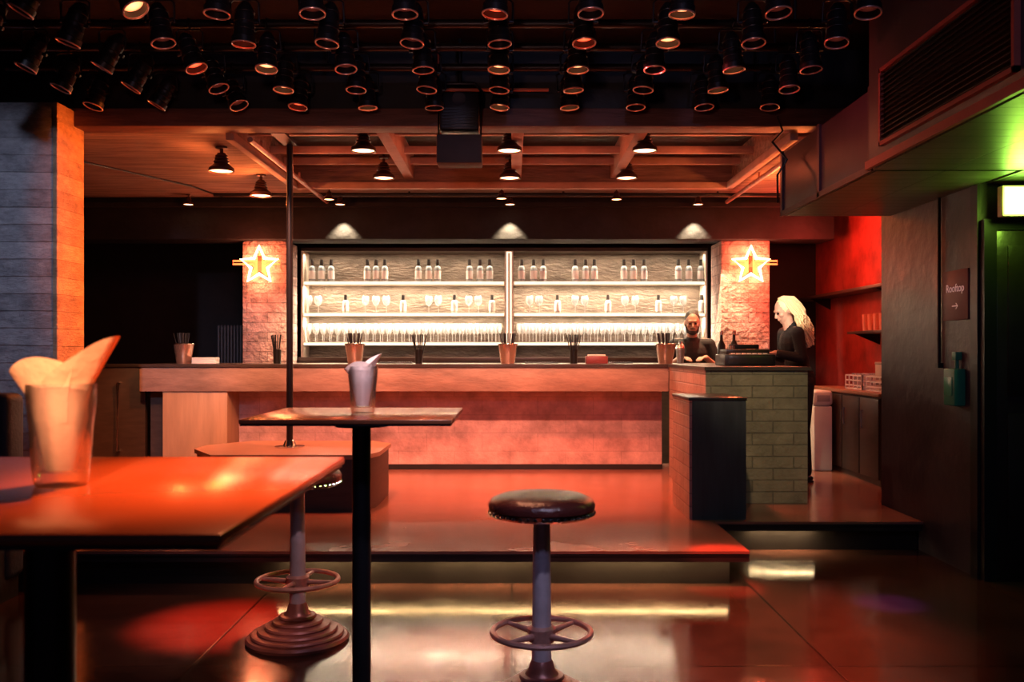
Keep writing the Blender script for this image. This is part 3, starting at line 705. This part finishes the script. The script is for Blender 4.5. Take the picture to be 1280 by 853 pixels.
r=root('wall_sign',(2.67,5.52,1.64),'maroon square wall sign reading Rooftop with arrow','sign')
b=MB(); b.box(-.012,0,-.155,.155,-.15,.15,.002); mk('panel',b,M_signred,r)
cu=bpy.data.curves.new('t','FONT'); cu.body='Rooftop'; cu.size=.068; cu.align_x='CENTER'; cu.extrude=.0008
to=bpy.data.objects.new('t',cu); COL.objects.link(to); bpy.context.view_layer.update()
me=bpy.data.meshes.new_from_object(to.evaluated_get(bpy.context.evaluated_depsgraph_get())); bpy.data.objects.remove(to)
me.materials.clear(); M_txt=mat('sign_text_white',(.8,.7,.7),.5,emis=(1,.8,.8),es=.12); me.materials.append(M_txt)
mk('lettering',me,M_txt,r,loc=(-.0135,0,.02),rot=(math.pi/2,0,-math.pi/2))
b=MB(); b.box(-.0142,-.0125,-.035,.035,-.068,-.062)
b.add([(-.0142,-.04,-.065),(-.0142,-.015,-.045),(-.0142,-.012,-.05),(-.0142,-.032,-.065),(-.0142,-.012,-.08),(-.0142,-.015,-.085)],[(0,1,2,3),(0,3,4,5)])
mk('arrow',b,M_txt,r)
b=MB(); b.cyl((2.655,5.72,1.22),(2.655,5.72,2.27),.011,seg=10); b.box(2.64,2.67,5.70,5.74,1.2,1.23); mk('wall_conduit',b,M_blkmetal,label='thin black conduit running up the dark wall',category='pipe')
r=root('emergency_call_point',(2.67,5.48,.98),'green emergency release box on dark wall','call point')
b=MB(); b.box(-.07,0,-.07,.07,0,.22,.01); mk('casing',b,M_green,r)
b=MB(); b.box(-.076,-.07,-.05,.05,.06,.17,.004); mk('cover',b,mat('green_cover',(.05,.35,.2),.25),r)
b=MB(); b.cyl((-.02,0,.22),(-.02,0,.29),.012); b.box(-.04,0,-.025,.025,.27,.32,.004); mk('cable_gland',b,M_green,r)

# ------------------------------------------------------------------ service nook
r=root('service_cabinet',(3.24,8.35,.2),'dark service cabinet with wooden worktop','cabinet')
b=MB(); b.box(-.23,.25,-.84,.85,0,.73); mk('body',b,M_cab,r)
b=MB(); b.box(-.26,.25,-.87,.87,.73,.76,.004); mk('worktop',b,M_wood,r)
for i in range(4):
    b=MB(); b.box(-.248,-.23,-.83+i*.42,-.43+i*.42,.05,.71,.004); d=mk('door',b,M_cab,r)
    b=MB(); b.cyl((-.262,-.5+i*.42,.45),(-.262,-.5+i*.42,.6),.006); b.box(-.262,-.248,-.503+i*.42,-.497+i*.42,.45,.46); b.box(-.262,-.248,-.503+i*.42,-.497+i*.42,.59,.6); mk('handle',b,M_steel,d)
r=root('waste_bin',(2.87,8.68,.2),'tall slim white waste bin with lid','bin')
b=MB(); b.box(-.085,.085,-.2,.2,0,.6,.015); mk('body',b,M_white,r)
b=MB(); b.box(-.09,.09,-.205,.205,.6,.74,.03,seg=3); mk('lid',b,M_white,r)
b=MB(); b.box(-.06,.06,-.209,-.2,.64,.70,.004); mk('flap',b,mat('grey_flap',(.4,.38,.38),.5),r)
def crate(x,y,z,label):
    r=root('glass_rack',(x,y,z),label,'rack','glass racks on the cabinet')
    b=MB(); b.box(-.15,.15,-.2,.2,0,.012); b.box(-.15,.15,-.2,-.19,.01,.03)
    for zz in (.03,.075,.12):
        b.box(-.155,-.145,-.2,.2,zz,zz+.012); b.box(.145,.155,-.2,.2,zz,zz+.012); b.box(-.15,.15,-.2,-.19,zz,zz+.012); b.box(-.15,.15,.19,.2,zz,zz+.012)
    for yy in (-.2,-.1,0,.1,.19): b.box(-.155,-.145,yy,yy+.01,0,.132); b.box(.145,.155,yy,yy+.01,0,.132)
    for xx in (-.15,-.05,.05,.14): b.box(xx,xx+.01,-.2,-.19,0,.132)
    mk('basket',b,M_white,r)
crate(3.25,7.85,.96,'white plastic open glass rack on cabinet'); crate(3.25,8.35,.96,'white plastic open glass rack on cabinet')
r=root('storage_box',(3.28,7.8,1.092),'small pale storage box stacked on rack','box')
b=MB(); b.box(-.155,.12,-.12,.12,0,.1,.005); mk('carton',b,mat('carton',(.5,.4,.33),.7),r)
b=MB(); b.box(-.158,.125,-.125,.125,.1,.12,.004); mk('lid',b,mat('carton_lid',(.4,.3,.25),.7),r)
r=root('wall_shelf',(3.38,8.35,1.47),'dark wall shelf carrying red-lit glasses','shelf')
b=MB(); b.box(-.14,.12,-.6,.55,0,.025,.003); mk('board',b,M_cab,r)
for y in (-.3,.4):
    b=MB(); b.prism([(-.12,0),(.12,0),(.12,-.1)],y,y+.02,axis='y'); mk('bracket',b,M_blkmetal,r)
r=root('upper_wall_shelf',(3.38,9.2,1.88),'dark upper wall shelf, empty','shelf')
b=MB(); b.box(-.12,.12,-1.3,1.3,0,.03,.003); mk('board',b,M_cab,r)
for y in (-.9,.9):
    b=MB(); b.prism([(-.1,0),(.12,0),(.12,-.12)],y,y+.02,axis='y'); mk('bracket',b,M_blkmetal,r)
T5=glassobj('drinking_glass',[(0,0),(.036,0),(.045,.15),(.043,.15),(.033,.008),(0,.008)],'tumbler glowing red on wall shelf','glass','red-lit glasses on the wall shelf',M_redlit_glass)
place_row(T5,[(3.29+.1*j,7.88+.13*i,1.495) for i in range(6) for j in range(2)])
T6=glassobj('drinking_glass',[(0,0),(.028,0),(.034,.13),(.032,.13),(.026,.008),(0,.008)],'clear tumbler standing in white rack','glass','glasses in the racks')
place_row(T6,[(3.17+.08*j,8.22+.09*i,.973) for i in range(4) for j in range(3)])

# ------------------------------------------------------------------ people
def fuse(b,name,m,vox=.008,sm=4):
    me=b.mesh(name,[m]); o=bpy.data.objects.new('tmp',me); COL.objects.link(o)
    md=o.modifiers.new('r','REMESH'); md.mode='VOXEL'; md.voxel_size=vox; md.use_smooth_shade=True
    s=o.modifiers.new('s','SMOOTH'); s.factor=.5; s.iterations=sm
    bpy.context.view_layer.update(); dg=bpy.context.evaluated_depsgraph_get()
    out=bpy.data.meshes.new_from_object(o.evaluated_get(dg)); bpy.data.objects.remove(o)
    out.materials.clear(); out.materials.append(m)
    out.polygons.foreach_set('use_smooth',[True]*len(out.polygons)); return out
def hand(b,w,d,n,s,curl):
    w=Vector(w);d=Vector(d).normalized();n=Vector(n).normalized();s=Vector(s).normalized()
    offs=(.027,.009,-.009,-.026); ln=(.9,1,.95,.75)
    for o,l in zip(offs,ln):
        k=w+d*.085+s*o
        b.cap(w+s*o*.5,k,.014,.0115,8)
        p=k;ang=curl*.6
        for seg,(L,r0,r1) in enumerate(((.042,.0095,.0085),(.027,.0085,.008),(.021,.008,.007))):
            dr=(d*math.cos(ang)+n*math.sin(ang)); q=p+dr*L*l; b.cap(p,q,r0,r1,8); p=q; ang+=curl
    p=w+d*.03+s*.025; q=p+(s*.8+d*.55+n*.2).normalized()*.04; b.cap(p,q,.013,.0105,8)
    b.cap(q,q+(s*.2+d*.8+n*.55).normalized()*.032,.0105,.009,8)
def head(b,c,t):
    R=Euler((t,0,0))
    M=R.to_matrix(); P=lambda v: M@Vector(v)+Vector(c)
    b.ell(P((0,.01,.02)),(.074,.095,.1),20,rot=R)
    b.ell(P((0,-.035,-.045)),(.055,.058,.06),16,rot=R)
    b.ell(P((0,-.06,-.085)),(.028,.028,.022),12,rot=R)
    b.cap(P((0,-.085,.015)),P((0,-.108,-.022)),.009,.013,8)
    b.ell(P((0,-.088,-.055)),(.024,.012,.008),10,rot=R)
    b.cap(P((-.035,-.08,.03)),P((.035,-.08,.03)),.012,.012,8)
    for sx in (-1,1):
        b.ell(P((sx*.076,.008,-.01)),(.01,.02,.032),10,rot=R); b.ell(P((sx*.045,-.065,-.02)),(.02,.02,.016),10,rot=R)
    return P,R
def person(loc,rz,sc,label,skin,female,arms,tilt,lean):
    r=root('person',loc,label,'person',rz=rz); r.scale=(sc,sc,sc)
    b=MB(); hd=(0,-.035-lean,1.62-.01*female)
    for sx in (-1,1):
        b.chain([(sx*.09,0,.92),(sx*.1,-.02,.5),(sx*.1,.01,.1)],[.085,.055,.038]); b.cap((sx*.1,.03,.04),(sx*.11,-.13,.03),.035,.028)
    b.ell((0,0,.96),(.155,.11,.13)); b.ell((0,-lean*.3,1.12),(.135,.095,.15)); b.ell((0,-lean*.6,1.3),(.165,.11,.17))
    sy=-lean*.8; sw=.17-.02*female
    b.cap((-sw,sy,1.41),(sw,sy,1.41),.05)
    b.cap((0,sy,1.40),(0,hd[1]+.02,1.54),.056,.052)
    for sx,(e,w,d,n,s,c) in zip((-1,1),arms):
        b.chain([(sx*(sw+.01),sy,1.40),e,w],[.05,.04,.028]); hand(b,w,d,n,s,c)
    P,R=head(b,hd,tilt)
    mk('body',fuse(b,'body',skin,.0075,3),skin,r)
    c=MB()
    c.ell((0,0,.98),(.165,.12,.14)); c.ell((0,-lean*.3,1.12),(.147,.107,.16)); c.ell((0,-lean*.6,1.3),(.178,.125,.16))
    c.cap((-sw,sy,1.40),(sw,sy,1.40),.06); c.cap((0,sy,1.42),(0,sy-.005,1.46),.062)
    for sx,(e,w,d,n,s,cc) in zip((-1,1),arms):
        A=Vector((sx*(sw+.01),sy,1.40)); E=Vector(e); W=Vector(w)
        pts=[A,E]+([E.lerp(W,.85)] if female else []); c.chain(pts,[.06,.051,.04][:len(pts)])
    mk('shirt' if not female else 'top',fuse(c,'shirt',M_cloth,.009,3),M_cloth,r)
    c=MB()
    for sx in (-1,1): c.chain([(sx*.09,0,.93),(sx*.1,-.02,.5),(sx*.1,.01,.1)],[.094,.068,.056])
    c.ell((0,0,.95),(.163,.12,.1)); mk('trousers',fuse(c,'trousers',M_cloth,.01,2),M_cloth,r)
    for sx in (-1,1):
        c=MB(); c.ell((sx*.1,-.045,.035),(.045,.13,.04),16); c.box(sx*.1-.045,sx*.1+.045,-.16,.07,0,.018,.006); mk('shoe',c,M_blackedge,r)
        c=MB(); c.ell((0,0,0),.011,10); mk('eye',c,M_eye,r,loc=P((sx*.03,-.083,.008)))
    return r,P,R
armsA=[((-.27,-.02,1.14),(-.13,-.27,1.26),(.5,-.8,0),(0,0,-1),(.8,.5,0),.35),
       ((.27,-.04,1.14),(.12,-.27,1.26),(-.5,-.8,0),(0,0,-1),(-.8,.5,0),.35)]
r,P,R=person((1.84,9.42,0),-.12,.985,'bearded bartender in black shirt standing behind the bar, looking down',M_skin,0,armsA,.25,.04)
c=MB(); c.ell(P((0,.025,.045)),(.078,.09,.088),20,rot=R); mk('hair',fuse(c,'hair',M_hairdk,.008,1),M_hairdk,r)
c=MB(); c.ell(P((0,-.055,-.085)),(.046,.043,.036),16,rot=R)
for sx in (-1,1): c.cap(P((sx*.063,-.01,-.02)),P((sx*.045,-.055,-.08)),.014,.02)
c.cap(P((-.022,-.103,-.04)),P((.022,-.103,-.04)),.007)
mk('beard',fuse(c,'beard',M_hairdk,.006,1),M_hairdk,r)
armsB=[((-.22,-.08,1.16),(-.12,-.30,1.21),(.2,-1,0),(0,0,-1),(1,.2,0),.25),
       ((.22,-.08,1.16),(.12,-.30,1.21),(-.2,-1,0),(0,0,-1),(-1,.2,0),.25)]
r,P,R=person((2.46,7.85,.2),-1.45,.90,'blonde person in black top leaning toward the bar',M_skin2,1,armsB,.45,.12)
c=MB(); c.ell(P((0,.03,.03)),(.086,.10,.10),20,rot=R)
for i in range(14):
    a=math.pi*(i/13); cx=math.cos(a)*.08; cy=.02+math.sin(a)*.09
    p0=P((cx*.8,cy*.9,.04)); p1=P((cx*1.1,cy+.03,-.05)); p2=p1+Vector((cx*.3,.04,-.10)); c.chain([p0,p1,p2],[.02,.022,.012],8)
for i in range(170):
    a=math.pi*(-.06+1.12*random.random()); k=random.uniform(.9,1.3)
    cx=math.cos(a)*.092*k; cy=.02+math.sin(a)*.105*k
    L=random.uniform(.14,.32); ph=random.random()*6; w=random.uniform(.012,.03)
    pts=[P((cx*.25,cy*.3,.122+.01*random.random())),P((cx*.85,cy*.85,.085)),P((cx*1.08,cy*1.05,.0)),P((cx*1.15,cy+.02,-.07))]
    q=pts[-1]
    for s_ in range(1,7):
        u=s_/6; pts.append(q+Vector((cx*.55*u+w*math.sin(ph+5*u),.05*u+w*math.cos(ph*1.3+6*u)+.02*u,-L*u)))
    c.tube(pts,random.uniform(.004,.007),5)
mk('hair',c,M_blonde,r,label='long tousled pale blonde hair falling over shoulders')

# ------------------------------------------------------------------ lights
def spot(loc,tgt,e,col,ang=60,blend=.6,rad=.04,name='stage_and_fill_spot'):
    l=bpy.data.lights.new(name,'SPOT'); l.energy=e;l.color=col;l.spot_size=math.radians(ang);l.spot_blend=blend;l.shadow_soft_size=rad
    o=bpy.data.objects.new(name,l);COL.objects.link(o);o.location=loc
    o.rotation_euler=(Vector(tgt)-Vector(loc)).to_track_quat('-Z','Y').to_euler();return o
def point(loc,e,col,rad=.04,name='lamp_glow'):
    l=bpy.data.lights.new(name,'POINT'); l.energy=e;l.color=col;l.shadow_soft_size=rad
    o=bpy.data.objects.new(name,l);COL.objects.link(o);o.location=loc;return o
def area(loc,tgt,e,col,sx,sy,name='strip_light',spread=180):
    l=bpy.data.lights.new(name,'AREA'); l.energy=e;l.color=col;l.shape='RECTANGLE';l.size=sx;l.size_y=sy;l.spread=math.radians(spread)
    o=bpy.data.objects.new(name,l);COL.objects.link(o);o.location=loc
    o.rotation_euler=(Vector(tgt)-Vector(loc)).to_track_quat('-Z','Y').to_euler();return o
OR=(1,.36,.22); RD=(1,.06,.03)
for x in (-1.9,-.80,.55): spot((x,5.8,2.8),(x*1.05,8.6,.42),440,OR,52,.9)
spot((-2.4,5.6,2.8),(-2.9,8.3,.7),250,(1,.40,.16),36,.7)
for x in (-1.2,.2,.9): spot((x,6.7,2.78),(x,7.3,.2),350,(1,.17,.07),75,.95)
# floor reds
spot((-.95,4.3,2.85),(-1.35,4.4,0),3000,RD,20,.9); spot((.4,4.3,2.85),(-.3,3.95,0),2400,(1,.12,.06),18,.9)
spot((1.2,4.6,2.85),(1.17,5.06,.1),1600,RD,10,.6)
spot((1.7,4.3,2.7),(1.95,4.75,0),420,(.35,.1,1),9,.8)
spot((1.0,4.4,2.85),(.9,4.3,0),900,(1,.22,.10),50,.9)
# step strips
area((-.05,5.115,.15),(-.05,5.0,-.3),11,(1,.62,.26),2.5,.02); area((1.76,5.995,.15),(1.76,5.88,-.3),3,(1,.68,.35),.42,.02)
# pillar
spot((-1.55,6.30,2.7),(-3.0,6.28,1.8),560,(1,.17,.02),95,.6)
spot((-1.7,6.25,1.9),(-3.0,6.28,1.2),170,(1,.20,.03),90,.8)
spot((-2.3,2.4,3.1),(-3.4,6.07,1.9),420,(.66,.72,1),34,.8)  # cool spot added in place of daylight from behind the camera
# tables, napkins and stools
spot((-.2,2.6,3.0),(-.44,1.62,1.09),1300,(1,.19,.04),24,1); spot((-.4,2.9,3.0),(-.7,1.5,1.09),160,(1,.26,.10),50,1)  # narrow orange spot added for the reflected glow on the near tabletop
spot((-.2,4.3,2.9),(-.5,3.1,1.09),260,(1,.38,.20),40,.9)
spot((-.3,-.3,2.2),(-.71,1.45,1.27),480,(1,.46,.24),11,.9); spot((-.3,1.2,2.9),(-.51,3.17,1.24),300,(1,.66,.58),10,.9)  # front spots added only to brighten the two napkins
spot((.6,1.6,2.9),(.1,3.38,.5),90,(.85,.75,1),40,.9); spot((.0,2.6,2.9),(-.97,4.15,.3),120,(1,.6,.6),34,.9)
# bar end and block
spot((1.0,4.3,2.85),(1.75,6.66,.9),200,(1,.72,.42),28,.95)  # spot added to brighten the brick end of the bar return
# back ceiling lamps
for (x,y) in [(-2.21,7.0),(-1.13,7.0),(-.02,7.0),(1.01,7.0),(-2.21,8.1),(-1.13,8.1),(-.02,8.1),(1.01,8.1)]:
    z=2.86 if x<-2 else 3.015
    spot((x,y,z-.23),(x,y+.1,0),60,(1,.42,.2),120,1,.03)
for (x,y,e) in ((-2.3,7.0,8),(-2.25,8.0,16),(2.3,7.1,15),(2.35,8.1,14)):
    point((x,y,2.62),e,(1,.22,.05),.03)
for (x,y) in ((-1.5,7.4),(-.45,7.4),(.5,7.4),(1.5,7.5)): point((x,y,2.78),3.2,(1,.16,.06),.03)
for x in (-1.70,-.02,1.84): spot((x,9.2,2.72),(x,9.24,0),260,(1,.68,.36),80,.6,.01)
# shelf strips
for z,e in ((2.385,16),(2.035,46),(1.69,36)):
    for (xa,xb) in ((-2.26,-.10),(.04,2.09)):
        area(((xa+xb)/2,10.10,z-.01),((xa+xb)/2,10.18,z-1),e,(1,.77,.52),xb-xa,.03)
for (xa,xb) in ((-2.26,-.10),(.04,2.09)): area(((xa+xb)/2,10.1,1.36),((xa+xb)/2,10.2,.5),2,(1,.7,.45),xb-xa,.03)
# neon glow and star columns
point((-2.57,9.2,2.18),16,(1,.14,.05),.05); point((2.43,9.2,2.18),24,(1,.10,.04),.05)
spot((-2.2,6.1,2.8),(-2.55,9.42,1.7),240,(1,.6,.45),12,.8); spot((1.6,6.1,2.8),(2.4,9.42,1.8),130,(1,.45,.3),12,.8)  # spots added to brighten the brick columns around the stars
# nook
point((2.95,9.0,2.4),26,(1,.06,.03),.05); point((3.05,7.6,2.5),10,(1,.2,.1),.05)
spot((1.75,6.2,2.2),(2.35,7.9,1.6),260,(1,.80,.58),16,.9)
# exit glow, duct spot and added front fill
point((2.75,4.95,2.12),8,(.5,1,.08),.05)
spot((.6,5.2,2.85),(1.9,5.2,2.5),30,(1,.10,.1),70,.9)
spot((.3,.2,3.2),(.3,6.5,.8),90,(.55,.55,1),75,.9,.15)  # unseen cool fill added from above the camera
spot((-.4,.6,1.9),(-.4,5.2,3.0),90,(1,.5,.42),60,.9,.1)  # unseen uplight added to catch the stage light rings

w=bpy.data.worlds.new('World'); scn.world=w; w.use_nodes=True
bg=w.node_tree.nodes['Background']; bg.inputs[0].default_value=(.35,.30,.5,1); bg.inputs[1].default_value=.045

cam=bpy.data.cameras.new('Camera'); co=bpy.data.objects.new('Camera',cam); COL.objects.link(co); scn.camera=co
co.location=(0,0,1.3); co.rotation_euler=(math.pi/2,0,0)
cam.sensor_width=36; cam.lens=36*1150/1280; cam.shift_y=13.5/1280
cam.dof.use_dof=True; cam.dof.focus_distance=7.5; cam.dof.aperture_fstop=5.6
cam.clip_start=.02
